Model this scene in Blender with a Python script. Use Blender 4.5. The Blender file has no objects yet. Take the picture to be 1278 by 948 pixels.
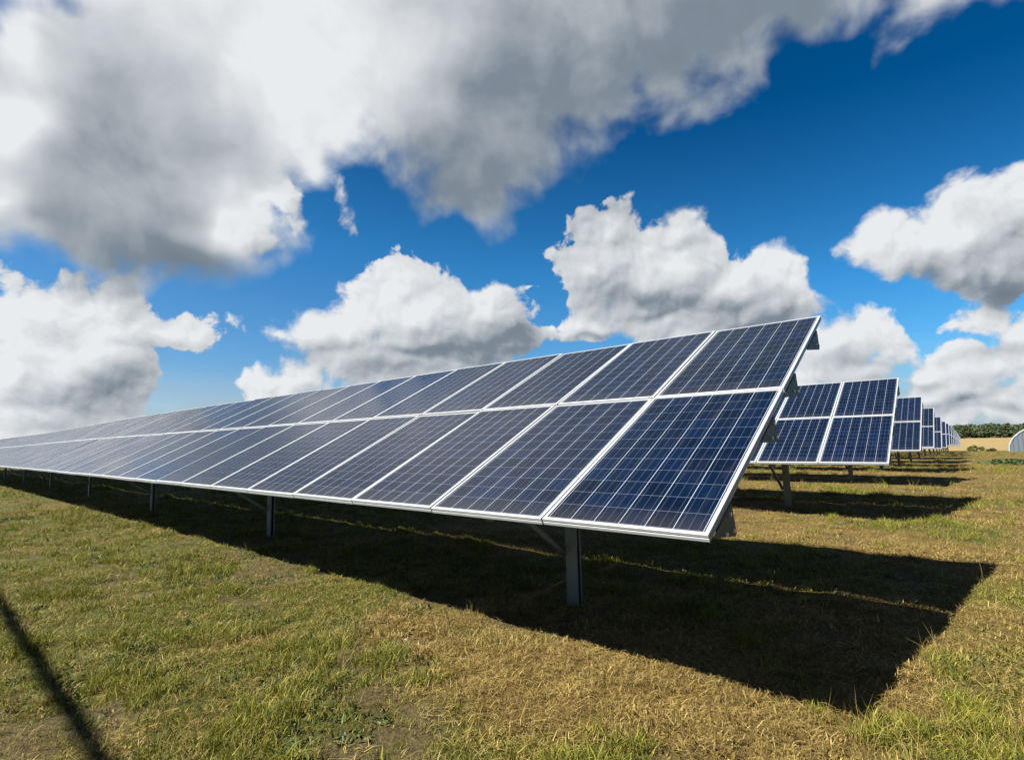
import bpy, math, random
import numpy as np
from mathutils import Matrix, Vector

random.seed(7)
rng = np.random.default_rng(11)
scene = bpy.context.scene
COL = scene.collection
R = math.radians

# ------------------------------------------------------------------ camera, sky, sun, exposure
CAM_H = 1.5
PITCH, ROLL = 0.10837, -0.02640
SUN_AZ, SUN_EL = R(246.0), R(45.5)          # where the sun stands, clockwise from +Y
EXPOSURE = 2.15
SUN_POWER = 5.0
SKY_STRENGTH = 0.05
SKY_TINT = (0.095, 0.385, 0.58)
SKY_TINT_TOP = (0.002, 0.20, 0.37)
CLOUD_LIT = (3.686, 3.767, 3.848)
CLOUD_DARK = (0.9558, 1.175, 1.417)

cam_data = bpy.data.cameras.new('camera')
cam = bpy.data.objects.new('camera', cam_data)
COL.objects.link(cam)
cp, sp, cr, sr = math.cos(PITCH), math.sin(PITCH), math.cos(ROLL), math.sin(ROLL)
F = Vector((0, cp, sp)); U0 = Vector((0, -sp, cp)); X0 = Vector((1, 0, 0))
RX = cr * X0 + sr * U0
UP = -sr * X0 + cr * U0
cam.matrix_world = Matrix(((RX.x, UP.x, -F.x, 0), (RX.y, UP.y, -F.y, 0), (RX.z, UP.z, -F.z, CAM_H), (0, 0, 0, 1)))
cam_data.sensor_width = 36.0
cam_data.lens = 36.0 * 665.1 / 1278.0
cam_data.clip_start = 0.05
cam_data.clip_end = 9000.0
scene.camera = cam

scene.view_settings.view_transform = 'Standard'
scene.view_settings.look = 'None'
scene.view_settings.exposure = EXPOSURE
scene.view_settings.gamma = 1.0
scene.view_settings.use_curve_mapping = False

# lobes of cloud on the sky chart: u, v, radius u, radius v, turn (, depth of shade)
SOFT_LOBES = [(-0.602,0.343,0.207,0.086,0.079),(-0.533,0.316,0.122,0.063,0.058),(-0.548,0.513,0.226,0.166,0.112),(-0.452,0.622,0.251,0.147,0.107),(-0.273,0.732,0.439,0.25,0.064),(0.088,0.688,0.457,0.186,0.163),(-0.016,0.551,0.22,0.147,0.171),(0.37,0.764,0.404,0.111,0.038),(-0.654,0.559,0.325,0.169,0.155),(-0.592,0.418,0.185,0.138,0.099),(-0.678,0.434,0.192,0.152,0.125),(-0.512,0.374,0.112,0.109,0.07),(-0.726,0.34,0.119,0.065,-0.121),(-0.108,0.456,0.133,0.067,-0.002),(-0.275,0.561,0.194,0.092,0.047),(0.59,0.733,0.235,0.103,-0.128)]
PUFF_LOBES = [(-0.434,0.404,0.031,0.028,0.06),(-0.452,0.362,0.034,0.036,0.055),(-0.493,0.38,0.055,0.049,0.067),(-0.473,0.395,0.051,0.047,0.067),(-0.472,0.413,0.038,0.022,0.07),(-0.512,0.372,0.05,0.025,0.069),(-0.547,0.389,0.036,0.019,0.081),(-0.399,0.436,0.04,0.025,0.059),(-0.292,0.422,0.013,0.021,0.034),(-0.377,0.377,0.008,0.006,0.044),(-0.679,0.226,0.096,0.053,0.052),(-0.771,0.157,0.086,0.09,0.035),(-0.69,0.079,0.084,0.053,-0.003),(-0.555,0.201,0.031,0.025,0.029),(-0.624,0.222,0.045,0.03,0.044),(-0.768,0.028,0.086,0.033,-0.023),(-0.719,0.021,0.111,0.031,-0.026),(-0.658,0.16,0.065,0.067,0.026),(-0.91,0.115,0.127,0.108,0.025),(-1.038,0.144,0.103,0.122,0.056),(-0.929,0.008,0.168,0.058,-0.036),(-1.163,0.127,0.1,0.11,0.057),(-1.105,0.015,0.123,0.052,-0.037),(-0.751,0.209,0.094,0.071,0.055),(-0.658,0.187,0.082,0.054,0.036),(-0.585,0.195,0.058,0.028,0.03),(-0.721,0.119,0.112,0.072,0.015),(-0.789,0.22,0.056,0.057,0.065),(-0.75,0.054,0.137,0.039,-0.012),(-0.789,0.118,0.075,0.077,0.019),(-0.176,0.223,0.133,0.075,-0.007),(-0.072,0.192,0.105,0.075,-0.02),(-0.306,0.194,0.099,0.059,0.002),(-0.207,0.149,0.175,0.051,-0.012),(-0.443,0.092,0.039,0.023,-0.008),(-0.2,0.279,0.067,0.065,0.001),(-0.249,0.223,0.087,0.059,0.001),(-0.123,0.245,0.082,0.057,-0.011),(-0.038,0.229,0.082,0.063,-0.022),(-0.348,0.193,0.083,0.041,0.006),(-0.416,0.193,0.053,0.023,0.013),(-0.147,0.178,0.178,0.06,-0.014),(-0.293,0.149,0.099,0.059,-0.005),(-0.43,0.109,0.047,0.029,-0.004),(-0.37,0.12,0.068,0.05,-0.005),(-0.012,0.175,0.06,0.045,-0.025),(0.187,0.317,0.074,0.073,-0.055),(0.316,0.287,0.112,0.072,-0.073),(0.243,0.233,0.13,0.053,-0.055),(0.423,0.206,0.119,0.043,-0.074),(0.184,0.364,0.071,0.066,-0.059),(0.149,0.304,0.074,0.053,-0.048),(0.262,0.338,0.057,0.052,-0.07),(0.314,0.352,0.051,0.048,-0.081),(0.358,0.305,0.063,0.054,-0.082),(0.244,0.27,0.13,0.065,-0.059),(0.391,0.252,0.108,0.063,-0.078),(0.457,0.268,0.078,0.054,-0.092),(0.502,0.264,0.035,0.036,-0.099),(0.463,0.218,0.078,0.043,-0.082),(0.3,0.207,0.156,0.05,-0.059),(0.307,0.195,0.048,0.018,-0.058),(0.162,0.196,0.104,0.03,-0.042),(0.117,0.195,0.051,0.021,-0.038),(0.036,0.276,0.021,0.007,-0.031),(0.619,0.316,0.055,0.045,-0.135),(0.666,0.298,0.066,0.053,-0.14),(0.758,0.335,0.079,0.071,-0.176),(0.676,0.29,0.076,0.058,-0.14),(0.728,0.302,0.072,0.062,-0.156),(0.777,0.326,0.068,0.078,-0.177),(0.805,0.351,0.056,0.068,-0.195),(0.768,0.245,0.078,0.051,-0.142),(0.718,0.245,0.062,0.039,-0.132),(0.608,0.163,0.055,0.041,-0.086),(0.56,0.146,0.06,0.047,-0.075),(0.629,0.127,0.052,0.035,-0.076),(0.558,0.098,0.095,0.028,-0.06),(0.681,0.083,0.042,0.019,-0.065),(0.76,0.149,0.054,0.031,-0.101),(0.793,0.139,0.047,0.038,-0.101),(0.734,0.119,0.046,0.026,-0.085),(0.772,0.09,0.086,0.039,-0.076),(0.724,0.113,0.051,0.029,-0.081),(0.678,0.043,0.095,0.027,-0.05),(0.568,0.063,0.106,0.033,-0.05),(0.523,0.135,0.049,0.056,-0.068),(0.766,0.013,0.085,0.018,-0.041),(0.716,0.16,0.027,0.018,-0.099),(0.72,0.054,0.081,0.024,-0.057),(0.777,0.032,0.085,0.02,-0.05)]
SHADE_LOBES = [(0.21,0.847,0.499,0.135,-0.094,0.7),(-0.486,0.38,0.076,0.055,0.066,-0.5),(-0.775,0.498,0.058,0.054,0.177,-0.5),(-0.781,0.383,0.052,0.056,0.134,-0.45),(-0.319,0.67,0.173,0.146,0.074,-0.25),(-0.306,0.513,0.097,0.081,0.05,-0.35),(-0.74,0.644,0.059,0.078,0.214,-0.25),(-0.607,0.59,0.169,0.097,0.15,0.2),(-0.419,0.432,0.053,0.041,0.063,-0.4),(0.101,0.547,0.443,0.257,0.177,0.55),(0.243,0.664,0.395,0.18,0.192,0.45),(0.495,0.721,0.249,0.084,0.044,0.4),(-0.107,0.477,0.221,0.083,0.081,0.42),(0.01,0.44,0.134,0.057,-0.027,0.2),(-0.58,0.419,0.222,0.132,0.096,0.34),(-0.564,0.307,0.191,0.082,0.061,0.6),(-0.743,0.376,0.12,0.076,0.121,0.42),(-0.66,0.51,0.216,0.148,0.144,0.22),(-0.665,0.307,0.141,0.045,0.079,0.3),(-0.658,0.093,0.087,0.048,0.001,0.55),(-0.74,0.06,0.089,0.034,-0.009,0.25),(-0.614,0.161,0.057,0.036,0.022,0.15),(-0.087,0.169,0.18,0.063,-0.019,0.5),(-0.25,0.142,0.13,0.045,-0.009,0.35),(0.004,0.19,0.06,0.051,-0.027,0.3),(-0.376,0.164,0.082,0.026,0.003,0.2),(0.301,0.229,0.184,0.05,-0.062,0.5),(0.463,0.203,0.103,0.04,-0.078,0.42),(0.186,0.273,0.103,0.044,-0.051,0.18),(0.358,0.298,0.055,0.034,-0.081,0.12),(0.154,0.188,0.089,0.015,-0.041,0.25),(0.772,0.212,0.077,0.049,-0.13,0.6),(0.687,0.249,0.075,0.04,-0.128,0.35),(0.787,0.293,0.057,0.063,-0.166,0.22),(0.582,0.11,0.105,0.028,-0.066,0.22),(0.773,0.105,0.067,0.018,-0.083,0.25),(0.729,0.034,0.119,0.034,-0.049,0.3),(0.637,0.073,0.066,0.016,-0.058,0.2),(-0.477,0.507,0.088,0.065,0.092,0.22)]


class Nodes:
    """Small helper that writes node trees as expressions."""
    def __init__(self, tree):
        self.t = tree
    def new(self, kind, **kw):
        n = self.t.nodes.new(kind)
        for k, v in kw.items():
            setattr(n, k, v)
        return n
    def put(self, sock, v):
        if v is None:
            return
        if hasattr(v, 'is_output'):
            self.t.links.new(v, sock)
        else:
            sock.default_value = v
    def math(self, op, a, b=None, c=None, clamp=False):
        n = self.new('ShaderNodeMath', operation=op, use_clamp=clamp)
        for s, v in zip(n.inputs, (a, b, c)):
            self.put(s, v)
        return n.outputs[0]
    def vmath(self, op, a, b=None, out=0, scale=None):
        n = self.new('ShaderNodeVectorMath', operation=op)
        self.put(n.inputs[0], a)
        self.put(n.inputs[1], b)
        if scale is not None:
            self.put(n.inputs['Scale'], scale)
        return n.outputs[out]
    def smooth(self, v, lo, hi, to0=0.0, to1=1.0):
        n = self.new('ShaderNodeMapRange', interpolation_type='SMOOTHSTEP')
        for s, x in zip(n.inputs, (v, lo, hi, to0, to1)):
            self.put(s, x)
        return n.outputs[0]
    def linmap(self, v, lo, hi, to0=0.0, to1=1.0):
        n = self.new('ShaderNodeMapRange')
        for s, x in zip(n.inputs, (v, lo, hi, to0, to1)):
            self.put(s, x)
        return n.outputs[0]
    def noise(self, vec, scale, detail=4.0, rough=0.5, dist=0.0, out='Fac', dims='3D', lac=2.0):
        n = self.new('ShaderNodeTexNoise', noise_dimensions=dims)
        if vec is not None:
            self.put(n.inputs['Vector'], vec)
        n.inputs['Scale'].default_value = scale
        n.inputs['Detail'].default_value = detail
        n.inputs['Roughness'].default_value = rough
        n.inputs['Distortion'].default_value = dist
        n.inputs['Lacunarity'].default_value = lac
        return n.outputs[out]
    def voro(self, vec, scale, detail=2.0, rough=0.5, feature='F1', out='Distance', smooth=0.5, dims='3D'):
        n = self.new('ShaderNodeTexVoronoi', feature=feature, voronoi_dimensions=dims)
        self.put(n.inputs['Vector'], vec)
        n.inputs['Scale'].default_value = scale
        if 'Detail' in n.inputs: n.inputs['Detail'].default_value = detail
        if 'Roughness' in n.inputs: n.inputs['Roughness'].default_value = rough
        if feature == 'SMOOTH_F1': n.inputs['Smoothness'].default_value = smooth
        return n.outputs[out]
    def mix(self, fac, a, b, blend='MIX'):
        n = self.new('ShaderNodeMix', data_type='RGBA', blend_type=blend)
        self.put(n.inputs[0], fac)
        self.put(n.inputs[6], a if hasattr(a, 'is_output') else (*a, 1.0))
        self.put(n.inputs[7], b if hasattr(b, 'is_output') else (*b, 1.0))
        return n.outputs[2]
    def ramp(self, fac, stops):
        n = self.new('ShaderNodeValToRGB')
        e = n.color_ramp.elements
        while len(e) < len(stops): e.new(0.5)
        for el, (p, c) in zip(e, stops):
            el.position = p; el.color = (*c, 1.0)
        self.put(n.inputs[0], fac)
        return n.outputs[0]

def build_world():
    w = bpy.data.worlds.new('World'); scene.world = w
    w.use_nodes = True
    t = w.node_tree; t.nodes.clear(); N = Nodes(t)
    sky = N.new('ShaderNodeTexSky', sky_type='NISHITA', sun_disc=False)
    sky.sun_elevation = SUN_EL; sky.sun_rotation = SUN_AZ
    sky.air_density = 1.0; sky.dust_density = 0.4; sky.ozone_density = 1.6
    d = N.new('ShaderNodeTexCoord').outputs['Generated']
    d = N.vmath('NORMALIZE', d)
    sep = N.new('ShaderNodeSeparateXYZ'); N.put(sep.inputs[0], d)
    x, y, z = sep.outputs
    # deep polarised blue, paler towards the horizon; darkened behind the camera to deepen the shade
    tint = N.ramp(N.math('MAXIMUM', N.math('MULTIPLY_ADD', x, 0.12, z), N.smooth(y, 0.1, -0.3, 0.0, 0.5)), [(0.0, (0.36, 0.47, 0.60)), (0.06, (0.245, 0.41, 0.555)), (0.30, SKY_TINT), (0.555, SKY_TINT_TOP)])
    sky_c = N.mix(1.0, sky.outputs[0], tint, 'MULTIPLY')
    # stereographic chart of the sky round the +Y direction
    k = N.math('DIVIDE', 2.0, N.math('ADD', 1.02, y))
    comb = N.new('ShaderNodeCombineXYZ')
    N.put(comb.inputs[0], N.math('MULTIPLY', x, k)); N.put(comb.inputs[1], N.math('MULTIPLY', z, k))
    uv0 = comb.outputs[0]
    warp = N.noise(uv0, 9.0, 2.0, 0.55, out='Color', dims='2D')
    warp = N.vmath('SUBTRACT', warp, (0.5, 0.5, 0.5))
    warp = N.vmath('MULTIPLY', warp, (1.0, 1.0, 0.0))
    uv_s = N.vmath('ADD', uv0, N.vmath('SCALE', warp, None, scale=0.16))
    uv_p = N.vmath('ADD', uv0, N.vmath('SCALE', warp, None, scale=0.040))
    def lobe(uv, e, ext, kind='SPHERICAL'):
        g = N.new('ShaderNodeTexGradient', gradient_type=kind)
        tm = g.texture_mapping; tm.vector_type = 'TEXTURE'
        tm.translation = (e[0], e[1], 0); tm.rotation = (0, 0, e[4]); tm.scale = (e[2] * ext, e[3] * ext, 1)
        N.put(g.inputs[0], uv)
        return g.outputs['Fac']
    def after(uv, acc):
        # adds nothing: it only makes groups of lobes evaluate one after another (the shader stack is small)
        q = N.new('ShaderNodeVectorMath', operation='MULTIPLY_ADD')
        N.put(q.inputs[0], acc); q.inputs[1].default_value = (1e-7,) * 3; N.put(q.inputs[2], uv)
        return q.outputs[0]
    def field(uv, lobes, kk, floor):
        acc = None
        for i, e in enumerate(lobes):
            if i % 12 == 11: uv = after(uv, acc)
            r = min(e[2], e[3]) * 0.5 + 0.25 * max(e[2], e[3])
            ext = 1.0 + floor / r
            f = N.math('MULTIPLY_ADD', lobe(uv, e, ext), ext * r, -floor)
            acc = f if acc is None else N.math('SMOOTH_MAX', acc, f, kk)
        return acc
    Fs = field(uv_s, SOFT_LOBES, 0.04, 0.10)
    Fp = field(uv_p, PUFF_LOBES, 0.014, 0.045)
    # the same field a little nearer the sun: what falls off towards the sun is lit, what rises is shaded
    Fq = field(N.vmath('ADD', N.vmath('ADD', uv0, N.vmath('SCALE', warp, None, scale=0.052)), (-0.008, 0.014, 0.0)), PUFF_LOBES, 0.010, 0.045)
    lobe_lit = N.math('SUBTRACT', Fp, Fq)
    # billows
    def billow(v):
        n1 = N.noise(v, 15.0, 7.0, 0.62, dims='2D')
        v1 = N.voro(v, 12.0, 2.0, 0.5, 'SMOOTH_F1', smooth=0.5, dims='2D')
        return N.math('ADD', N.math('MULTIPLY', n1, 1.0), N.math('MULTIPLY', v1, -0.55))
    sun2 = (-0.55, 0.80, 0.0)
    b0 = billow(uv_p)
    b1 = billow(N.vmath('ADD', uv_p, N.vmath('SCALE', sun2, None, scale=0.014)))
    emb = N.math('SUBTRACT', b0, b1)
    soft_n = N.noise(uv0, 6.0, 6.0, 0.52, 0.2, dims='2D')
    soft_n2 = N.noise(N.vmath('ADD', uv0, (-0.03, 0.045, 0.0)), 6.0, 5.0, 0.52, 0.2, dims='2D')
    semb = N.math('SUBTRACT', soft_n, soft_n2)
    ds = N.math('MULTIPLY_ADD', N.math('SUBTRACT', soft_n, 0.5), 0.17, Fs)
    dp = N.math('MULTIPLY_ADD', N.math('SUBTRACT', b0, 0.05), 0.058, Fp)
    a_s = N.smooth(ds, -0.008, 0.066)
    vv = N.math('MULTIPLY', z, k)
    a_s = N.math('MULTIPLY', a_s, N.smooth(vv, 0.94, 0.78))        # clear again overhead
    a_p = N.smooth(dp, -0.001, N.linmap(N.noise(uv0, 4.0, 1.0, 0.5, dims='2D'), 0.36, 0.64, 0.006, 0.024))
    # shade of the cloud bases
    S = None; uvq = N.vmath('ADD', uv0, N.vmath('SCALE', warp, None, scale=0.07))
    for i, e in enumerate(SHADE_LOBES):
        if i % 12 == 11: uvq = after(uvq, S)
        g = lobe(uvq, e, 1.55, 'QUADRATIC_SPHERE')
        S = N.math('MULTIPLY', g, e[5] * 1.5) if S is None else N.math('MULTIPLY_ADD', g, e[5] * 1.5, S)
    S = N.math('MAXIMUM', S, -0.12)
    Sn = N.math('SUBTRACT', 1.0, N.math('POWER', 0.30, S))       # deep shade levels off
    Ss = N.math('MULTIPLY', Sn, N.math('MULTIPLY_ADD', N.noise(uv0, 3.2, 3.0, 0.5, 0.3, dims='2D'), 0.8, 0.55))
    t_p = N.math('ADD', N.math('SUBTRACT', 0.95, N.math('MULTIPLY', Sn, 1.2)), N.math('MULTIPLY_ADD', lobe_lit, 9.0, N.math('MULTIPLY', emb, 0.48)))
    t_p = N.math('ADD', t_p, N.linmap(dp, 0.0, 0.05, -0.05, 0.03))
    t_s = N.math('ADD', N.math('SUBTRACT', 0.90, Ss), N.math('MULTIPLY', semb, 0.5))
    rampc = [(0.0, tuple(c * 0.8 for c in CLOUD_DARK)), (0.28, CLOUD_DARK), (0.62, tuple(0.5 * (p + q) for p, q in zip(CLOUD_DARK, CLOUD_LIT))), (1.0, CLOUD_LIT)]
    c_p = N.ramp(t_p, rampc); c_s = N.ramp(t_s, rampc)
    # thin haze of far cloud low over the horizon
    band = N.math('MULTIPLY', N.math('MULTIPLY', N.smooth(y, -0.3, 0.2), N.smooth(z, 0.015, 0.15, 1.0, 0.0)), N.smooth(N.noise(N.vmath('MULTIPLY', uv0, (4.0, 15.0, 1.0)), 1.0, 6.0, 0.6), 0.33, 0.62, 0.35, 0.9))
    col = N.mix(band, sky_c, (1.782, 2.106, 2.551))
    # the sky behind the photographer: broken cloud
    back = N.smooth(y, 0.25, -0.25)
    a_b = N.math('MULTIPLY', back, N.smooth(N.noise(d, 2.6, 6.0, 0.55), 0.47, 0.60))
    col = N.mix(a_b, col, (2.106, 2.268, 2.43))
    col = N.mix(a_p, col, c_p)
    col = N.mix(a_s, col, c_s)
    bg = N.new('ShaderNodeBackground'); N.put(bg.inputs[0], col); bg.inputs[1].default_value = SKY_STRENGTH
    out = N.new('ShaderNodeOutputWorld'); t.links.new(bg.outputs[0], out.inputs[0])
    w.cycles.sampling_method = 'MANUAL'
    w.cycles.sample_map_resolution = 512
build_world()

sun_dir = Vector((math.sin(SUN_AZ) * math.cos(SUN_EL), math.cos(SUN_AZ) * math.cos(SUN_EL), math.sin(SUN_EL)))
sun = bpy.data.lights.new('sun', 'SUN')
sun.energy = SUN_POWER; sun.angle = R(0.55); sun.color = (1.0, 0.95, 0.86)
sun_o = bpy.data.objects.new('sun', sun); COL.objects.link(sun_o)
sun_o.rotation_euler = sun_dir.to_track_quat('Z', 'Y').to_euler()
sun_o.location = (-40, -20, 50)

# ------------------------------------------------------------------ helpers
def material(name):
    m = bpy.data.materials.new(name); m.use_nodes = True
    t = m.node_tree; t.nodes.clear()
    N = Nodes(t)
    p = N.new('ShaderNodeBsdfPrincipled'); o = N.new('ShaderNodeOutputMaterial')
    t.links.new(p.outputs[0], o.inputs[0])
    return m, N, p

def tag(o, label=None, cat=None, group=None, kind=None):
    if label: o['label'] = label
    if cat: o['category'] = cat
    if group: o['group'] = group
    if kind: o['kind'] = kind
    return o

def link(name, data, parent=None):
    o = bpy.data.objects.new(name, data); COL.objects.link(o)
    if parent is not None: o.parent = parent
    return o

class MB:
    """Collects vertices and faces, then makes ONE mesh."""
    def __init__(self):
        self.v, self.f, self.mi = [], [], []
    def add(self, vs, fs, mi=0):
        o = len(self.v)
        self.v += [tuple(p) for p in vs]
        self.f += [tuple(i + o for i in f) for f in fs]
        self.mi += [mi] * len(fs)
    def box(self, c, s, M=None, mi=0):
        x, y, z = (k / 2 for k in s)
        vs = [Vector((sx * x, sy * y, sz * z)) for sz in (-1, 1) for sx, sy in ((-1, -1), (1, -1), (1, 1), (-1, 1))]
        vs = [((M @ p) if M else p) + Vector(c) for p in vs]
        self.add(vs, [(3, 2, 1, 0), (4, 5, 6, 7), (0, 1, 5, 4), (1, 2, 6, 5), (2, 3, 7, 6), (3, 0, 4, 7)], mi)
    def sweep(self, prof, stations, closed=True, caps=True, mi=0):
        """prof: (p,q) list; stations: list of (origin, P axis, Q axis)."""
        n = len(prof); vs = []
        for o, P, Q in stations:
            vs += [o + P * p + Q * q for p, q in prof]
        fs = []
        for s in range(len(stations) - 1):
            for i in range(n if closed else n - 1):
                j = (i + 1) % n
                fs.append((s * n + i, s * n + j, (s + 1) * n + j, (s + 1) * n + i))
        if caps and closed:
            fs.append(tuple(range(n))[::-1]); fs.append(tuple((len(stations) - 1) * n + i for i in range(n)))
        self.add(vs, fs, mi)
    def tube(self, pts, rad, sides=8, mi=0):
        st = []
        for i, p in enumerate(pts):
            d = (pts[min(i + 1, len(pts) - 1)] - pts[max(i - 1, 0)]).normalized()
            a = d.orthogonal().normalized(); b = d.cross(a)
            st.append((p, a, b))
        rr = rad if isinstance(rad, (list, tuple)) else [rad] * len(pts)
        n = sides; vs = []
        for (o, a, b), r in zip(st, rr):
            vs += [o + (a * math.cos(2 * math.pi * k / n) + b * math.sin(2 * math.pi * k / n)) * r for k in range(n)]
        fs = [(s * n + i, s * n + (i + 1) % n, (s + 1) * n + (i + 1) % n, (s + 1) * n + i) for s in range(len(st) - 1) for i in range(n)]
        fs += [tuple(range(n))[::-1], tuple((len(st) - 1) * n + i for i in range(n))]
        self.add(vs, fs, mi)
    def mesh(self, name, mats):
        me = bpy.data.meshes.new(name)
        me.from_pydata(self.v, [], self.f)
        for m in (mats if isinstance(mats, (list, tuple)) else [mats]): me.materials.append(m)
        if any(self.mi): me.polygons.foreach_set('material_index', self.mi)
        me.validate(); me.update()
        # normals outward
        import bmesh
        bm = bmesh.new(); bm.from_mesh(me); bmesh.ops.recalc_face_normals(bm, faces=bm.faces); bm.to_mesh(me); bm.free()
        return me
    def build(self, name, mats, parent=None):
        return link(name, self.mesh(name, mats), parent)

# value noise, used for the ground's patches and bumps
_tab = rng.random((256, 256))
def vnoise(x, y):
    xi = np.floor(x).astype(int); yi = np.floor(y).astype(int)
    fx = x - xi; fy = y - yi
    fx = fx * fx * (3 - 2 * fx); fy = fy * fy * (3 - 2 * fy)
    g = lambda i, j: _tab[i & 255, j & 255]
    return (g(xi, yi) * (1 - fx) + g(xi + 1, yi) * fx) * (1 - fy) + (g(xi, yi + 1) * (1 - fx) + g(xi + 1, yi + 1) * fx) * fy
def fbm(x, y, o=4, r=0.5):
    s = 0; a = 1; t = 0
    for k in range(o):
        s = s + a * vnoise(x * 2 ** k + 17.3 * k, y * 2 ** k + 9.1 * k); t += a; a *= r
    return s / t

# ------------------------------------------------------------------ terrain
ROW_NRM = (0.6486, 0.7611)                    # across the rows, away from the camera
ROW0_NC = 2.556
PITCH_ROW = 7.742
N_ROWS = 17
DROP = [0.0, 0.066, 0.13, 0.28, 0.56, 0.76, 0.86, 1.00, 1.20, 1.42, 1.65, 1.88, 2.1, 2.34, 2.58, 2.82, 3.06]
FIELD_END = 136.0
def ground_z(x, y):
    nc = x * ROW_NRM[0] + y * ROW_NRM[1]
    ks = np.array([-3.0] + [ROW0_NC + 1.6 + PITCH_ROW * k for k in range(N_ROWS)] + [FIELD_END + 6, FIELD_END + 40, 300.0, 420.0, 6000.0])
    zs = np.array([0.0] + [-d for d in DROP] + [-3.4, -3.7, -2.5, -6.0, -60.0])
    return np.interp(nc, ks, zs)
def gz(x, y): return float(ground_z(np.array([x]), np.array([y]))[0])
def patch(x, y):
    """0 = dry straw, 1 = green grass"""
    g = fbm(x * 0.45 + 31, y * 0.45 + 7, 3) * 0.55 + fbm(x * 1.9, y * 1.9, 3) * 0.45
    # greener to the left of the camera, drier towards the shade's edge
    side = np.clip((-(x * 0.9 + 0.25 * y) + 1.0) / 9.0, -0.10, 0.16)
    nc = x * ROW_NRM[0] + y * ROW_NRM[1]
    dry = 0.12 * np.exp(-((nc - 3.0) / 0.9) ** 2)
    return np.clip((g - 0.40 + side - dry) * 4.6 + 0.30, 0, 1)
def bare(x, y):
    return np.clip((fbm(x * 1.3 + 80, y * 1.3 + 41, 4) - 0.57) * 7.0, 0, 1)
def bumps(x, y):
    r = np.hypot(x, y); f = np.clip((60 - r) / 50, 0, 1)
    return f * ((fbm(x * 3.1, y * 3.1, 3) - 0.5) * 0.085 + (fbm(x * 0.6, y * 0.6, 2) - 0.5) * 0.10)

def ground_material():
    m, N, p = material('dry_grass_ground')
    at = N.new('ShaderNodeAttribute', attribute_name='green').outputs['Fac']
    br = N.new('ShaderNodeAttribute', attribute_name='bare').outputs['Fac']
    pos = N.new('ShaderNodeNewGeometry').outputs['Position']
    n1 = N.noise(pos, 26.0, 6.0, 0.7)
    n2 = N.noise(pos, 2.2, 5.0, 0.62)
    n3 = N.noise(N.vmath('MULTIPLY', pos, (60.0, 220.0, 60.0)), 1.0, 3.0, 0.6)
    straw = N.ramp(n1, [(0.25, (0.03087, 0.01984, 0.00645)), (0.5, (0.08639, 0.05753, 0.01701)), (0.75, (0.1523, 0.1071, 0.03519))])
    green = N.ramp(n1, [(0.25, (0.009055, 0.01191, 0.002346)), (0.5, (0.03498, 0.03968, 0.007036)), (0.75, (0.08231, 0.07937, 0.01759))])
    g = N.math('ADD', at, N.math('MULTIPLY', N.math('SUBTRACT', n2, 0.5), 1.1), clamp=True)
    c = N.mix(g, straw, green)
    soil = N.ramp(n1, [(0.3, (0.02468, 0.01785, 0.00821)), (0.7, (0.08231, 0.06151, 0.02932))])
    c = N.mix(N.math('MULTIPLY', br, 0.8), c, soil)
    c = N.mix(N.math('MULTIPLY', N.smooth(n3, 0.58, 0.72), 0.5), c, (0.1729, 0.1309, 0.04984))
    # the stubble field past the edge of the solar park
    sp = N.new('ShaderNodeSeparateXYZ'); N.put(sp.inputs[0], pos)
    nc = N.math('ADD', N.math('MULTIPLY', sp.outputs[0], ROW_NRM[0]), N.math('MULTIPLY', sp.outputs[1], ROW_NRM[1]))
    far = N.smooth(nc, FIELD_END + 1, FIELD_END + 6)
    ns = N.noise(N.vmath('MULTIPLY', pos, (0.05, 0.25, 0.0)), 1.0, 4.0, 0.6)
    stub = N.ramp(ns, [(0.3, (0.1176, 0.08428, 0.03724)), (0.7, (0.1725, 0.1294, 0.0588))])
    c = N.mix(far, c, stub)
    N.put(p.inputs['Base Color'], c)
    p.inputs['Roughness'].default_value = 0.95
    p.inputs['Specular IOR Level'].default_value = 0.1
    bmp = N.new('ShaderNodeBump'); bmp.inputs['Strength'].default_value = 0.9; bmp.inputs['Distance'].default_value = 0.05
    N.put(bmp.inputs['Height'], N.math('ADD', n1, N.math('MULTIPLY', n2, 0.6)))
    N.t.links.new(bmp.outputs[0], p.inputs['Normal'])
    return m

def build_ground():
    def axis(fine0, fine1, step, lo, hi):
        a = list(np.arange(fine0, fine1, step))
        s = step; x = fine1
        while x < hi: a.append(x); s *= 1.09; x += s
        a.append(hi); s = step; x = fine0 - step
        while x > lo: a.insert(0, x); s *= 1.09; x -= s
        a.insert(0, lo); return np.array(a)
    xs = axis(-8, 8, 0.085, -5000, 6000); ys = axis(1.0, 12, 0.085, -600, 7000)
    X, Y = np.meshgrid(xs, ys)
    Z = ground_z(X, Y) + bumps(X, Y)
    nx, ny = len(xs), len(ys)
    v = np.stack([X.ravel(), Y.ravel(), Z.ravel()], 1)
    i = np.arange(nx * ny).reshape(ny, nx)
    f = np.stack([i[:-1, :-1].ravel(), i[:-1, 1:].ravel(), i[1:, 1:].ravel(), i[1:, :-1].ravel()], 1)
    me = bpy.data.meshes.new('ground')
    me.from_pydata(v.tolist(), [], f.tolist())
    for nm, fn in (('green', patch), ('bare', bare)):
        a = me.attributes.new(nm, 'FLOAT', 'POINT'); a.data.foreach_set('value', fn(X, Y).ravel().astype(np.float32))
    me.polygons.foreach_set('use_smooth', [True] * len(me.polygons))
    me.materials.append(ground_material()); me.update()
    o = link('ground', me); tag(o, 'dry mown grass field under the solar rows, yellow stubble beyond', 'ground', kind='structure')
build_ground()

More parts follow.
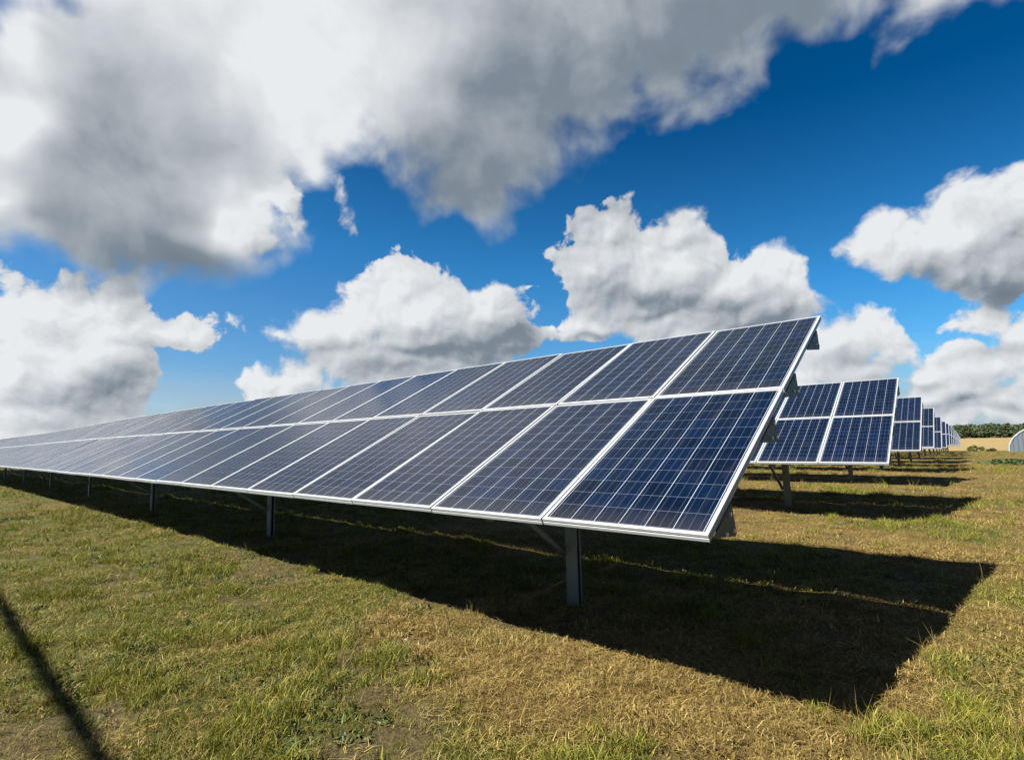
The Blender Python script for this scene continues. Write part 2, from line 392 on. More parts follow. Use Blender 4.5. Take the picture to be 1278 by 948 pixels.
# ------------------------------------------------------------------ materials of the arrays
def metal(name, col, rough, metallic=0.6, vary=0.12, scale=14.0):
    m, N, p = material(name)
    pos = N.new('ShaderNodeTexCoord').outputs['Object']
    n = N.noise(pos, scale, 4.0, 0.6)
    c = N.mix(n, tuple(k * (1 - vary) for k in col), tuple(min(1, k * (1 + vary)) for k in col))
    N.put(p.inputs['Base Color'], c)
    N.put(p.inputs['Roughness'], N.linmap(n, 0.3, 0.7, rough - 0.06, rough + 0.08))
    p.inputs['Metallic'].default_value = metallic
    return m
M_FRAME = metal('anodised_aluminium', (0.245, 0.26, 0.275), 0.42, 0.25, 0.05)
M_GALV = metal('galvanised_steel', (0.16, 0.16, 0.15), 0.5, 0.55, 0.2, 30)
M_PLATE = metal('dull_steel', (0.045, 0.045, 0.042), 0.55, 0.4, 0.2, 20)
M_BOLT = metal('bright_zinc', (0.55, 0.55, 0.53), 0.35, 0.4, 0.05)
m_, N_, p_ = material('white_backsheet')
p_.inputs['Base Color'].default_value = (0.55, 0.56, 0.57, 1); p_.inputs['Roughness'].default_value = 0.6
M_BACK = m_

PW, PL = 0.9975, 1.770            # a panel's pitch along the row and up the slope
GAPC, GAPM = 0.012, 0.019
FW, FL = PW - GAPC, PL - GAPM
LIP = 0.021
def cell_material():
    m, N, p = material('polycrystalline_cells')
    uv = N.new('ShaderNodeUVMap', uv_map='cells').outputs[0]        # in cells: 6 by 12
    rnd = N.new('ShaderNodeObjectInfo').outputs['Random']
    sp = N.new('ShaderNodeSeparateXYZ'); N.put(sp.inputs[0], uv)
    u, v = sp.outputs[0], sp.outputs[1]
    def line(c, half, per=1.0, off=0.0):
        q = N.math('FRACT', N.math('ADD', N.math('MULTIPLY', c, per), off))
        dd = N.math('ABSOLUTE', N.math('SUBTRACT', q, 0.5))
        return N.math('LESS_THAN', dd, half)
    gu = line(u, 0.0125, 1.0, 0.5)        # gaps between the columns of cells
    gv = line(v, 0.0105, 1.0, 0.5)        # gaps between the rows of cells
    bus = line(u, 0.022, 3.0, 0.0)       # three busbars a cell
    fl = N.vmath('FLOOR', uv)
    wn = N.new('ShaderNodeTexWhiteNoise', noise_dimensions='4D'); N.put(wn.inputs['Vector'], fl); N.put(wn.inputs['W'], N.math('MULTIPLY', rnd, 91.0))
    cr = N.voro(N.vmath('MULTIPLY', uv, (16.0, 15.0, 1.0)), 1.0, 0.0, 0.5, 'F1', 'Color')
    crs = N.new('ShaderNodeSeparateColor'); N.put(crs.inputs[0], cr)
    g = N.math('ADD', N.math('MULTIPLY', wn.outputs['Value'], 0.55), N.math('MULTIPLY', crs.outputs[0], 0.45))
    cell = N.ramp(g, [(0.05, (0.0008778, 0.002604, 0.008154)), (0.5, (0.001201, 0.003948, 0.01273)), (0.95, (0.001571, 0.00571, 0.02004))])
    tone = N.mix(rnd, (0.86, 0.90, 0.86), (1.12, 1.06, 1.10))
    cell = N.mix(1.0, cell, tone, 'MULTIPLY')
    c = N.mix(N.math('MULTIPLY', bus, 0.22), cell, (0.135, 0.153, 0.189))
    c = N.mix(N.math('MULTIPLY', gv, 0.34), c, (0.1606, 0.184, 0.2228))
    c = N.mix(N.math('MULTIPLY', gu, 0.85), c, (0.1913, 0.2153, 0.2511))
    pos = N.new('ShaderNodeNewGeometry').outputs['Position']
    dust = N.noise(pos, 1.3, 4.0, 0.6)
    low = N.smooth(v, 1.6, -0.2)                               # dirt washed down to the lower frame
    film = N.math('MULTIPLY_ADD', low, 0.10, N.math('MULTIPLY', N.smooth(N.noise(N.vmath('MULTIPLY', uv, (2.2, 0.35, 1.0)), 1.0, 4.0, 0.65), 0.50, 0.75), 0.045))
    c = N.mix(film, c, (0.085, 0.075, 0.06))
    N.put(p.inputs['Base Color'], c)
    N.put(p.inputs['Roughness'], N.linmap(dust, 0.3, 0.7, 0.12, 0.22))
    p.inputs['IOR'].default_value = 1.27         # anti-reflective glass
    return m
M_CELL = cell_material()

def frame_mesh():
    prof = [(0, -0.040), (0, -0.023), (0.0025, -0.022), (0.0025, -0.016), (0, -0.015), (0, -0.0012), (0.0012, 0), (LIP, 0), (LIP, -0.007), (0.004, -0.007),
            (0.004, -0.037), (0.030, -0.037), (0.030, -0.040)]
    mb = MB(); n = len(prof); vs = []
    for cx, cy, sx, sy in ((0, 0, 1, 1), (FW, 0, -1, 1), (FW, FL, -1, -1), (0, FL, 1, -1)):
        vs += [(cx + sx * a, cy + sy * a, z) for a, z in prof]
    fs = [(s * n + i, s * n + (i + 1) % n, ((s + 1) % 4) * n + (i + 1) % n, ((s + 1) % 4) * n + i) for s in range(4) for i in range(n)]
    mb.add(vs, fs)
    return mb.mesh('panel_frame', M_FRAME)
def cells_mesh(x0=0.006, top=-0.0035):
    mb = MB()
    mb.box((FW / 2, FL / 2, top - 0.0015), (FW - 2 * x0, FL - 2 * x0, 0.003))
    me = mb.mesh('cell_sheet', [M_CELL, M_BACK])
    uvl = me.uv_layers.new(name='cells')
    m = LIP + 0.011
    for pol in me.polygons:
        if pol.normal.z < 0.5: pol.material_index = 1
        for li in pol.loop_indices:
            c = me.vertices[me.loops[li].vertex_index].co
            uvl.data[li].uv = ((c.x - m) / (FW - 2 * m) * 6, (c.y - m) / (FL - 2 * m) * 12)
    return me
FRAME_ME = frame_mesh()
CELLS_ME = cells_mesh()
def panel_stuff_mesh(mats):
    """frames and cells of many far panels as one mesh"""
    import bmesh
    bm = bmesh.new()
    for src in (FRAME_ME, CELLS_ME):
        for M in mats:
            k = bmesh.new(); k.from_mesh(src)
            tmp = bpy.data.meshes.new('tmp')
            k.transform(M)
            if src is CELLS_ME:
                for f in k.faces: f.material_index = 1 + f.material_index
            k.to_mesh(tmp); k.free(); bm.from_mesh(tmp); bpy.data.meshes.remove(tmp)
    me = bpy.data.meshes.new('solar_panel'); 
    for m in (M_FRAME, M_CELL, M_BACK): me.materials.append(m)
    bm.to_mesh(me); bm.free()
    return me

# ------------------------------------------------------------------ the rows
A = Vector((-0.76111, 0.64864, 0.0)); ACR = Vector((0.64864, 0.76111, 0.0)); Z = Vector((0, 0, 1))
L0 = Vector((0.9109, 2.5816, CAM_H - 0.4769))
D = Vector((4.9928, 5.9171, 0.0))
TILT = 0.4591
def sstep(t):
    t = min(max(t, 0.0), 1.0); return t * t * (3 - 2 * t)
PURLINS = [(0.03, 0.31), (1.01, 0.38), (1.69, 0.46), (2.67, 0.52)]
BOLT_ME = None
def post_mesh(h):
    mb = MB()
    w, d, t, l = 0.118, 0.075, 0.006, 0.02
    prof = [(-w/2, -d/2), (w/2, -d/2), (w/2, -d/2 + l), (w/2 - t, -d/2 + l), (w/2 - t, -d/2 + t), (-w/2 + t, -d/2 + t), (-w/2 + t, d/2 - t),
            (w/2 - t, d/2 - t), (w/2 - t, d/2 - l), (w/2, d/2 - l), (w/2, d/2), (-w/2, d/2)]
    mb.sweep(prof, [(Vector((0, 0, -0.25)), Vector((1, 0, 0)), Vector((0, 1, 0))), (Vector((0, 0, h)), Vector((1, 0, 0)), Vector((0, 1, 0)))])
    return mb
ORD = ['', 'second', 'third', 'fourth', 'fifth', 'sixth', 'seventh', 'eighth', 'ninth', 'tenth', 'eleventh', 'twelfth', 'thirteenth', 'fourteenth',
       'fifteenth', 'sixteenth', 'seventeenth']
def build_row(k, ncol):
    base = L0 + D * k - Z * DROP[k]
    far_bend = (k == 0)
    def tilt(i): return TILT - (R(1.6) * sstep((i - 18) / 22.0) if far_bend else 0.0)
    def low(i): return base + A * (i * PW) - Z * (0.05 * sstep((i - 18) / 22.0) if far_bend else 0.0)
    def B(i): return ACR * math.cos(tilt(i)) + Z * math.sin(tilt(i))
    def Nn(i): return -ACR * math.sin(tilt(i)) + Z * math.cos(tilt(i))
    root = link('solar_array_row', None)
    root.location = base + ACR * 1.6 - Z * (base.z - gz(base.x + ACR.x * 1.6, base.y + ACR.y * 1.6))
    if k == 0: lab = 'big near row of blue solar panels in white frames running the width of the picture'
    elif k == 1: lab = 'second row of blue solar panels, standing right behind the big near row'
    elif k == N_ROWS - 1: lab = 'last and farthest row of solar panels by the stubble field'
    else: lab = ORD[k] + ' row back in the shrinking line of solar panel rows, counted from the camera'
    tag(root, lab, 'solar panels', 'solar panel rows one behind the other across the field')
    inv = root.matrix_world.inverted() if False else Matrix.Translation(-root.location)
    def P(o):  # child placed in world coordinates
        o.parent = root; return o
    extra = []
    for i in range(ncol):
        for j in (0, 1):
            o = low(i + 1) + B(i + .5) * (j * PL + (GAPM / 2 if j else 0)) - A * (GAPC / 2)
            jit = random.uniform(-0.003, 0.003)
            b, n = B(i + .5), Nn(i + .5)
            ya = -A
            M = Matrix(((ya.x, b.x, n.x, o.x), (ya.y, b.y, n.y, o.y), (ya.z, b.z, n.z, o.z + jit), (0, 0, 0, 1)))
            # a hair of mounting error, so that no two panes mirror the sky alike
            M = M @ Matrix.Rotation(random.gauss(0, 0.0022), 4, 'X') @ Matrix.Rotation(random.gauss(0, 0.0022), 4, 'Y')
            M = inv @ M
            if i >= 50: extra.append(M); continue
            fr = link('solar_panel', FRAME_ME, root); fr.matrix_local = M
            cs = link('cell_sheet', CELLS_ME, fr)
    if extra:
        o = link('solar_panel', panel_stuff_mesh(extra), root); o['kind'] = 'stuff'
    # purlins with their triangular end plates
    step = 3
    st = [0.004] + [i * 1.0 for i in range(step, ncol, step)] + [ncol - 0.01]
    for s0, ln in PURLINS:
        s1 = s0 + ln
        prof = [(s1 - 0.06, -0.043), (s1, -0.043), (s1 - 0.02, -0.205), (s1 - 0.065, -0.185), (s1 - 0.063, -0.181), (s1 - 0.024, -0.199), (s1 - 0.0045, -0.047), (s1 - 0.06, -0.047)]
        mb = MB()
        mb.sweep(prof, [(low(i) - root.location, B(i), Nn(i)) for i in st])
        pu = mb.build('purlin', M_GALV, root)
        if k < 6:
            for e, sgn in ((-0.002, 1), (ncol + 0.0, -1)):
                q = low(e) - root.location; bb, nn = B(e), Nn(e)
                mb = MB()
                tri = [(s0, -0.044), (s1 + 0.003, -0.044), (s1 - 0.022, -0.208), (s1 - 0.045, -0.214)]
                mb.sweep(tri, [(q, bb, nn), (q + A * 0.004 * sgn, bb, nn)])
                pl = mb.build('end_plate', M_PLATE, pu)
                if k < 2:
                    mb = MB()
                    for bs, bd in ((s1 - 0.055, -0.075), (s1 - 0.06, -0.17), (s1 - 0.16, -0.125)):
                        c = q + bb * bs + nn * bd
                        mb.tube([c, c - A * 0.010 * sgn], 0.011, 6)
                    tag(mb.build('bolt_heads', M_BOLT, pu))
    # posts, rafters and braces, one set every six panels
    ip = 1.92
    while ip < ncol:
        f = low(ip) + ACR * (PL * math.cos(TILT) * 1.04)
        g = gz(f.x, f.y)
        slope_top = low(ip) + B(ip) * (PL * 1.04) - Nn(ip) * 0.27
        h = slope_top.z - g + 0.02
        po = post_mesh(h).build('post', M_GALV, root)
        po.matrix_local = Matrix(((ACR.x * 0 - A.x, ACR.x, 0, f.x - root.location.x), (-A.y, ACR.y, 0, f.y - root.location.y), (0, 0, 1, g - root.location.z), (0, 0, 0, 1)))
        mb = MB()
        sec = [(-0.03, -0.05), (0.03, -0.05), (0.03, 0.05), (-0.03, 0.05)]
        c0 = low(ip) - A * 0.0 - root.location
        s_a, s_b = 0.32, 3.2
        off = -0.262
        mb.sweep(sec, [(c0 + B(ip) * s_a + Nn(ip) * off - A * 0.095, -A, Nn(ip)), (c0 + B(ip) * s_b + Nn(ip) * off - A * 0.095, -A, Nn(ip))])
        mb.build('rafter', M_GALV, root)
        mb = MB()
        q0 = Vector((f.x, f.y, g + 0.40)) - root.location
        q1 = low(ip) + B(ip) * 0.62 - Nn(ip) * 0.26 - root.location
        dvec = (q1 - q0).normalized(); side = A; upv = dvec.cross(side).normalized()
        q0 = q0 + A * 0.085; q1 = q1 + A * 0.085
        mb.sweep([(-0.02, -0.02), (0.02, -0.02), (0.02, 0.02), (-0.02, 0.02)], [(q0, side, upv), (q1, side, upv)])
        mb.build('brace', M_GALV, root)
        ip += 6.0
    return root
for k in range(N_ROWS):
    build_row(k, 60 if k == 0 else 24 if k == 1 else 14 if k < 5 else 8)

# ------------------------------------------------------------------ grass
def blade_material(name, lo, mid, hi, dry):
    m, N, p = material(name)
    at = N.new('ShaderNodeAttribute', attribute_name='green', attribute_type='INSTANCER').outputs['Fac']
    rnd = N.new('ShaderNodeObjectInfo').outputs['Random']
    br = N.new('ShaderNodeAttribute', attribute_name='tone').outputs['Fac']
    g = N.ramp(br, [(0.0, lo), (0.5, mid), (1.0, hi)])
    s = N.ramp(br, [(0.0, (0.06886, 0.04393, 0.01167)), (0.5, (0.1664, 0.1154, 0.03305)), (1.0, (0.2868, 0.2195, 0.07388))])
    r2 = N.math('FRACT', N.math('MULTIPLY', rnd, 37.0))
    s = N.mix(N.math('MULTIPLY', N.smooth(r2, 0.55, 0.95), 0.75), s, (0.0648, 0.03604, 0.01224))      # old brown thatch
    f = N.math('ADD', N.math('MULTIPLY', at, 1.0 - dry), N.math('MULTIPLY', N.math('SUBTRACT', rnd, 0.5), 0.5), clamp=True)
    c = N.mix(f, s, g)
    N.put(p.inputs['Base Color'], c)
    p.inputs['Roughness'].default_value = 0.6
    p.inputs['Specular IOR Level'].default_value = 0.25
    # light through the blades
    tr = N.new('ShaderNodeBsdfTranslucent'); N.put(tr.inputs[0], c)
    mx = N.new('ShaderNodeMixShader'); mx.inputs[0].default_value = 0.28
    out = [n for n in N.t.nodes if n.type == 'OUTPUT_MATERIAL'][0]
    N.t.links.new(p.outputs[0], mx.inputs[1]); N.t.links.new(tr.outputs[0], mx.inputs[2]); N.t.links.new(mx.outputs[0], out.inputs[0])
    return m
M_GREEN = blade_material('green_blades', (0.03773, 0.05109, 0.004182), (0.09644, 0.1061, 0.009758), (0.2014, 0.1847, 0.02091), 0.10)
M_STRAW = blade_material('straw_blades', (0.04824, 0.05032, 0.006988), (0.1145, 0.1006, 0.01747), (0.199, 0.1597, 0.03843), 0.75)

M_WEED_LEAF = blade_material('weed_blades', (0.016, 0.030, 0.006), (0.042, 0.064, 0.013), (0.085, 0.10, 0.025), 0.0)

def tuft_mesh(name, nb, rad, h0, h1, lean, width, mat, seed, flat=False):
    r = np.random.default_rng(seed); vs = []; fs = []; tone = []
    for _ in range(nb):
        a = r.uniform(0, 2 * math.pi); q = rad * math.sqrt(r.uniform()); bx, by = q * math.cos(a), q * math.sin(a)
        d = r.uniform(0, 2 * math.pi); L = r.uniform(h0, h1); w = width * r.uniform(.6, 1.3)
        tn = r.uniform(0, 1) ** 1.2
        if flat:
            el = r.normal(0.12, 0.16); z0 = r.uniform(0.002, 0.03)
            dx, dy, dz = math.cos(d) * math.cos(el), math.sin(d) * math.cos(el), math.sin(el)
            sx, sy = -math.sin(d) * w / 2, math.cos(d) * w / 2
            pts = [(bx, by, z0), (bx + dx * L * .5, by + dy * L * .5, z0 + dz * L * .5 + 0.006), (bx + dx * L, by + dy * L, z0 + dz * L * .6)]
        else:
            le = abs(r.normal(lean, lean * .5))
            c, s = math.cos(d), math.sin(d)
            pts = []
            for tt in (0, .5, 1.0):
                th = le * (0.4 + 1.0 * tt)
                pts.append((bx + c * math.sin(th) * L * tt, by + s * math.sin(th) * L * tt, math.cos(th) * L * tt - 0.006))
            e = r.uniform(0, 2 * math.pi); sx, sy = math.cos(e) * w / 2, math.sin(e) * w / 2
        o = len(vs)
        (x0, y0, z0), (x1, y1, z1), (x2, y2, z2) = pts
        vs += [(x0 - sx, y0 - sy, z0), (x0 + sx, y0 + sy, z0), (x1 - sx * .8, y1 - sy * .8, z1), (x1 + sx * .8, y1 + sy * .8, z1), (x2, y2, z2)]
        fs += [(o, o + 1, o + 3, o + 2), (o + 2, o + 3, o + 4)]; tone += [tn] * 5
    me = bpy.data.meshes.new(name); me.from_pydata(vs, [], fs)
    at = me.attributes.new('tone', 'FLOAT', 'POINT'); at.data.foreach_set('value', np.array(tone, np.float32))
    me.materials.append(mat); me.update()
    return me

def build_grass():
    kinds = []
    for s in range(3): kinds.append(tuft_mesh('tuft', 30, 0.055, 0.03, 0.085, 0.55, 0.0042, M_GREEN, 10 + s))          # 0-2 green
    for s in range(3): kinds.append(tuft_mesh('tuft', 26, 0.07, 0.02, 0.055, 0.9, 0.004, M_GREEN, 20 + s))             # 3-5 mown
    for s in range(3): kinds.append(tuft_mesh('tuft', 22, 0.075, 0.03, 0.10, 0.0, 0.0032, M_STRAW, 30 + s, True))       # 6-8 lying straw
    for s in range(2): kinds.append(tuft_mesh('tuft', 16, 0.05, 0.04, 0.10, 0.8, 0.0034, M_STRAW, 40 + s))             # 9-10 standing straw
    for s in range(2): kinds.append(tuft_mesh('tuft', 60, 0.075, 0.06, 0.15, 0.6, 0.0052, M_GREEN, 50 + s))            # 11-12 big clumps
    for s in range(2): kinds.append(tuft_mesh('tuft', 22, 0.07, 0.03, 0.065, 1.0, 0.017, M_WEED_LEAF, 60 + s))         # 13-14 broad-leaved weeds
    for s in range(2): kinds.append(tuft_mesh('tuft', 9, 0.06, 0.14, 0.26, 0.35, 0.0026, M_STRAW, 70 + s))             # 15-16 dry seed stalks
    src = bpy.data.collections.new('grass_tufts')
    for i, me in enumerate(kinds):
        src.objects.link(bpy.data.objects.new('grass_tuft_%02d' % i, me))
    def ring(r0, r1, per_m2, half):
        n = int(per_m2 * half * (r1 * r1 - r0 * r0))
        r = np.sqrt(rng.uniform(r0 * r0, r1 * r1, n)); a = rng.uniform(-half, half, n)
        return np.stack([r * np.sin(a), r * np.cos(a), r], 1)
    half = R(58)
    pts = np.concatenate([ring(1.3, 5, 620, half), ring(5, 9, 330, half), ring(9, 18, 105, half), ring(18, 40, 20, half), ring(40, 90, 2.2, half)])
    x, y, r = pts.T
    g = patch(x, y); b = bare(x, y)
    keep = rng.random(len(x)) > b * 0.75
    x, y, r, g, b = x[keep], y[keep], r[keep], g[keep], b[keep]
    n = len(x); u = rng.random(n); u2 = rng.random(n)
    kind = np.where(u < 0.10 + 0.50 * g, np.where(u2 < 0.45, rng.integers(0, 3, n), rng.integers(3, 6, n)),
                    np.where(u2 < 0.50, rng.integers(6, 9, n), np.where(u2 < 0.85, rng.integers(3, 6, n), rng.integers(9, 11, n))))
    big = (fbm(x * 2.3 + 5, y * 2.3 + 60, 2) > 0.60) & (rng.random(n) < 0.30) & (g > 0.25)
    kind = np.where(big, rng.integers(11, 13, n), kind)
    g = np.where(big, 1.0, g)
    weed = (fbm(x * 1.1 + 90, y * 1.1 + 12, 3) > 0.60) & (rng.random(n) < 0.20)
    kind = np.where(weed, rng.integers(13, 15, n), kind)
    stalk = (fbm(x * 0.8 + 40, y * 0.8 + 72, 2) > 0.55) & (rng.random(n) < 0.035)
    kind = np.where(stalk, rng.integers(15, 17, n), kind)
    z = ground_z(x, y) + bumps(x, y)
    scl = rng.uniform(0.6, 1.12, n) * np.interp(r, [0, 5, 9, 18, 40, 90], [0.95, 1.0, 1.15, 1.55, 2.2, 3.2])
    rot = np.stack([rng.normal(0, .12, n), rng.normal(0, .12, n), rng.uniform(0, 2 * math.pi, n)], 1)
    me = bpy.data.meshes.new('grass'); me.from_pydata(np.stack([x, y, z], 1).tolist(), [], [])
    def attr(nm, typ, arr, key='value'):
        a = me.attributes.new(nm, typ, 'POINT'); a.data.foreach_set(key, arr.ravel())
    attr('kind', 'INT', kind.astype(np.int32)); attr('scl', 'FLOAT', scl.astype(np.float32))
    attr('rot', 'FLOAT_VECTOR', rot.astype(np.float32), 'vector'); attr('green', 'FLOAT', g.astype(np.float32))
    o = link('grass', me); tag(o, 'short mown grass and dry straw covering the field', 'grass', kind='stuff')
    ng = bpy.data.node_groups.new('grass_scatter', 'GeometryNodeTree')
    ng.interface.new_socket('Geometry', in_out='INPUT', socket_type='NodeSocketGeometry')
    ng.interface.new_socket('Geometry', in_out='OUTPUT', socket_type='NodeSocketGeometry')
    nd = ng.nodes
    gi = nd.new('NodeGroupInput'); go = nd.new('NodeGroupOutput'); ip = nd.new('GeometryNodeInstanceOnPoints'); ci = nd.new('GeometryNodeCollectionInfo')
    ci.inputs['Collection'].default_value = src; ci.inputs['Separate Children'].default_value = True; ci.inputs['Reset Children'].default_value = True
    def named(nm, t):
        a = nd.new('GeometryNodeInputNamedAttribute'); a.data_type = t; a.inputs['Name'].default_value = nm
        return a.outputs['Attribute']
    L = ng.links.new
    L(gi.outputs[0], ip.inputs['Points']); L(ci.outputs[0], ip.inputs['Instance']); ip.inputs['Pick Instance'].default_value = True
    L(named('kind', 'INT'), ip.inputs['Instance Index']); L(named('rot', 'FLOAT_VECTOR'), ip.inputs['Rotation']); L(named('scl', 'FLOAT'), ip.inputs['Scale'])
    L(ip.outputs[0], go.inputs[0])
    md = o.modifiers.new('scatter', 'NODES'); md.node_group = ng
build_grass()

# ------------------------------------------------------------------ far things
def leaf_material(name, a, b):
    m, N, p = material(name)
    pos = N.new('ShaderNodeNewGeometry').outputs['Position']
    n = N.noise(pos, 0.35, 3.0, 0.6); w = N.noise(pos, 3.0, 2.0, 0.6)
    N.put(p.inputs['Base Color'], N.mix(N.math('MULTIPLY', N.math('ADD', n, w), 0.5), a, b)); p.inputs['Roughness'].default_value = 0.8
    p.inputs['Specular IOR Level'].default_value = 0.15
    return m
M_WOOD = leaf_material('far_foliage', (0.012, 0.018, 0.009), (0.038, 0.05, 0.019))
M_SHRUB = leaf_material('shrub_leaves', (0.018, 0.027, 0.0072), (0.078, 0.078, 0.021))
M_WEED = leaf_material('weed_leaves', (0.012, 0.024, 0.0084), (0.034, 0.055, 0.016))

def leaf_cloud(mb_v, mb_f, c, rad, n, size, r):
    """leaf-sized quads spread through an ellipsoid's outer volume"""
    q = r.normal(size=(n, 3)); q /= np.linalg.norm(q, axis=1)[:, None]
    q *= (r.uniform(0.35, 1.0, n) ** 0.5)[:, None] * np.array(rad)
    for p in q:
        a = r.normal(size=3); a /= np.linalg.norm(a); b = np.cross(a, r.normal(size=3)); b /= np.linalg.norm(b)
        s = size * r.uniform(0.6, 1.4); o = len(mb_v); p = p + np.array(c)
        for sa, sb in ((-1, -.6), (1, -.6), (1, .6), (-1, .6)):
            mb_v.append(tuple(p + a * s * sa + b * s * sb))
        mb_f.append((o, o + 1, o + 2, o + 3))

def build_far_wood():
    r = np.random.default_rng(5); v = []; f = []
    # a belt of trees 230-300 m off, far side of the stubble field
    for az in np.arange(18, 66, 0.16):
        dist = r.uniform(232, 262) * (1 + 0.10 * math.sin(az * 0.35))
        x, y = dist * math.sin(R(az)), dist * math.cos(R(az))
        h = 2.9 + 1.3 * vnoise(np.array([az * 0.55]), np.array([3.3]))[0] + r.uniform(-0.6, 0.9)
        g = gz(x, y)
        w = r.uniform(2.0, 3.6)
        leaf_cloud(v, f, (x, y, g + h * 0.52), (w, w, h * 0.52), 220, 0.32, r)
        for _ in range(3):
            leaf_cloud(v, f, (x + r.normal(0, 1.6), y + r.normal(0, 1.6), g + h * r.uniform(.45, .9)), (1.2, 1.2, 1.0), 30, 0.3, r)
    me = bpy.data.meshes.new('far_wood'); me.from_pydata(v, [], f); me.materials.append(M_WOOD); me.update()
    tag(link('far_wood', me), 'dark green belt of trees along the horizon beyond the stubble', 'wood', kind='stuff')
build_far_wood()

def shrub(x, y, w, h, mat, label, seed, n=260, leaf=0.09, name='shrub', cat='shrub', group=None):
    r = np.random.default_rng(seed); g = gz(x, y)
    root = link(name, None); root.location = (x, y, g); tag(root, label, cat, group)
    v = []; f = []
    for _ in range(7):
        leaf_cloud(v, f, (r.normal(0, w * .28), r.normal(0, w * .28), h * r.uniform(.3, .75)), (w * .32, w * .32, h * .28), n // 7, leaf, r)
    me = bpy.data.meshes.new('foliage'); me.from_pydata(v, [], f); me.materials.append(mat); me.update(); link('foliage', me, root)
    mb = MB()
    for k in range(5):
        a = r.uniform(0, 6.28); e = Vector((math.cos(a) * w * .25, math.sin(a) * w * .25, h * .7))
        mb.tube([Vector((0, 0, -.05)), e * 0.5 + Vector((0, 0, .05)), e], [0.03, 0.02, 0.008], 5)
    mb.build('stem', M_BARK, root)
m_, N_, p_ = material('bark')
N_.put(p_.inputs['Base Color'], N_.mix(N_.noise(None, 30, 4), (0.05, 0.035, 0.02), (0.14, 0.10, 0.07))); p_.inputs['Roughness'].default_value = 0.9
M_BARK = m_
def at_az(az, dist): return dist * math.sin(R(az)), dist * math.cos(R(az))
x, y = at_az(40.55, 125); shrub(x, y, 1.2, 1.0, M_SHRUB, 'olive shrub at the field edge just right of the farthest row', 1, 700, 0.16)
x, y = at_az(41.6, 122); shrub(x, y, 0.8, 0.45, M_WOOD, 'low dark shrub on the edge of the pale stubble', 2, 420, 0.14)
x, y = at_az(43.0, 41); shrub(x, y, 3.0, 0.28, M_WEED, 'low dark green weed clump in the grass in front of the polytunnel', 4, 800, 0.08, 'weed_clump', 'weeds')

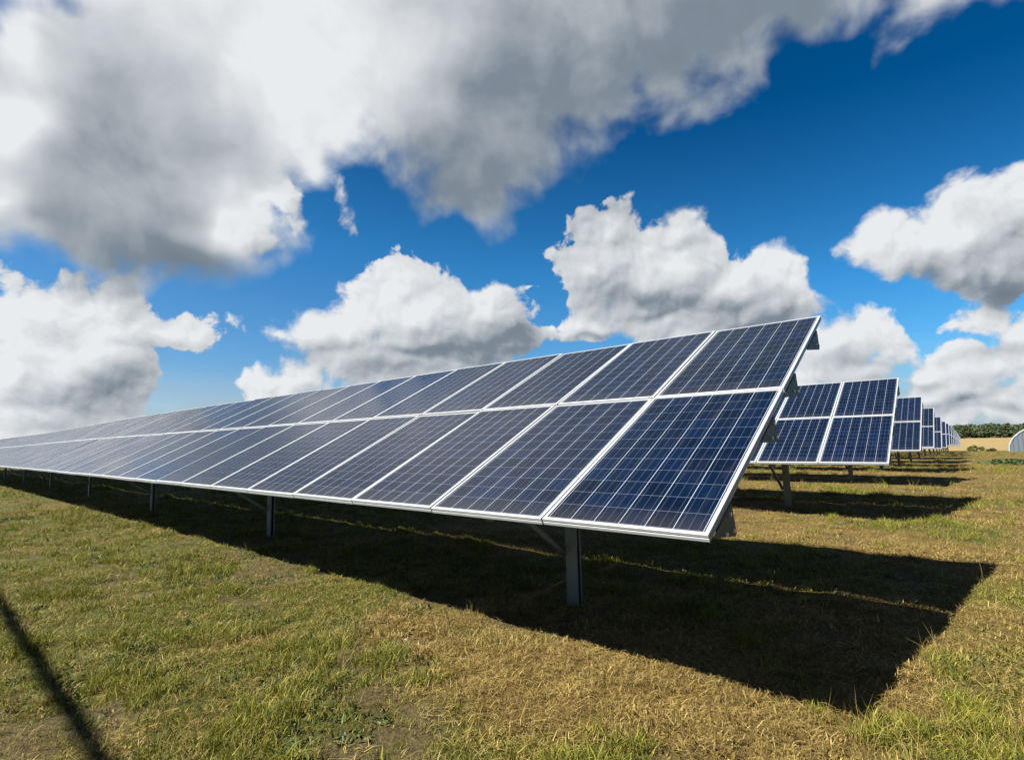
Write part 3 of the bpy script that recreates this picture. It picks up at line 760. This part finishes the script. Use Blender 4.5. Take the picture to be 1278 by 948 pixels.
def build_polytunnel():
    m, N, p = material('ribbed_pale_blue_film')
    co = N.new('ShaderNodeTexCoord').outputs['Object']
    n = N.noise(co, 0.8, 4, .6)
    N.put(p.inputs['Base Color'], N.mix(n, (0.044, 0.056, 0.070), (0.062, 0.076, 0.092))); p.inputs['Roughness'].default_value = 0.35
    mw = metal('white_arch', (0.16, 0.172, 0.185), 0.5, 0.1, 0.05, 1.0)
    x, y = at_az(42.6, 108); x += 6.0 * math.cos(R(44)); y -= 6.0 * math.sin(R(44)); g = gz(x, y)
    root = link('polytunnel', None); root.location = (x, y, g); root.rotation_euler = (0, 0, R(-45))
    tag(root, 'pale blue ribbed polytunnel with a white arched end at the right edge', 'polytunnel')
    W2, H2, LEN = 6.0, 4.1, 26.0
    def arch(t, s=1.0): return Vector((-W2 * s * math.cos(t), 0, H2 * s * math.sin(t) ** 0.85 if math.sin(t) > 0 else 0))
    ts = [math.pi * i / 40 for i in range(41)]
    mb = MB()
    # gable: corrugated sheet
    xs = np.linspace(-W2 * .995, W2 * .995, 90)
    vs = []; fs = []
    for i, xx in enumerate(xs):
        t = math.acos(-max(-1, min(1, xx / W2))); top = H2 * max(math.sin(t), 0) ** 0.85
        yy = 0.03 * (1 if i % 4 < 2 else -1)
        vs += [(xx, yy, -0.2), (xx, yy, top)]
        if i: fs.append((2 * i - 2, 2 * i, 2 * i + 1, 2 * i - 1))
    mb.add(vs, fs); mb.build('gable', m, root)
    mb = MB(); vs = []; fs = []
    for j in range(14):
        for t in ts:
            q = arch(t); vs.append((q.x, 0.05 + LEN * j / 13, q.z))
    for j in range(13):
        for i in range(40): fs.append((j * 41 + i, j * 41 + i + 1, (j + 1) * 41 + i + 1, (j + 1) * 41 + i))
    mb.add(vs, fs); mb.build('cover', m, root)
    for yy in (0.0, LEN):
        mb = MB(); mb.tube([arch(t) + Vector((0, yy, 0.02)) for t in ts], 0.12, 6); mb.build('arch_trim', mw, root)
    mb = MB()
    for xx in (-2.2, 2.2): mb.box((xx, -0.18, 1.4), (0.16, 0.12, 2.9))
    mb.box((0, -0.18, 2.9), (4.6, 0.12, 0.16)); mb.build('door_frame', mw, root)
build_polytunnel()

# unseen rail added behind the camera to cast the shadow strip at lower left
def build_shadow_rail():
    m, N, p = material('shadow_rail_timber')
    co = N.new('ShaderNodeTexCoord').outputs['Object']
    N.put(p.inputs['Base Color'], N.mix(N.noise(N.vmath('MULTIPLY', co, (1, 1, 8)), 6, 4, .6), (0.16, 0.12, 0.08), (0.34, 0.28, 0.21))); p.inputs['Roughness'].default_value = 0.85
    root = link('shadow_rail', None)
    hgt = 4.4
    shift = Vector((-sun_dir.x / sun_dir.z, -sun_dir.y / sun_dir.z, 0)) * hgt
    a0 = Vector((-7.56, 7.67, 0)) - shift; a1 = Vector((-0.94, 1.81, 0)) - shift
    root.location = a0
    tag(root, 'unseen timber rail on two posts, added behind the photographer for its shadow', 'rail')
    ax = (a1 - a0); u = ax.normalized(); sd = Vector((-u.y, u.x, 0))
    mb = MB(); mb.tube([Vector((0, 0, hgt)) + u * -0.3, ax * 0.5 + Vector((0, 0, hgt - .02)), ax + Vector((0, 0, hgt)) + u * 0.3], [0.036, 0.042, 0.038], 10); mb.build('rail', m, root)
    for q in (Vector((0, 0, 0)), ax):
        mb = MB(); mb.tube([q + Vector((0, 0, -.3)), q + Vector((0, 0, hgt))], [0.08, 0.07], 10); mb.build('post', m, root)
build_shadow_rail()
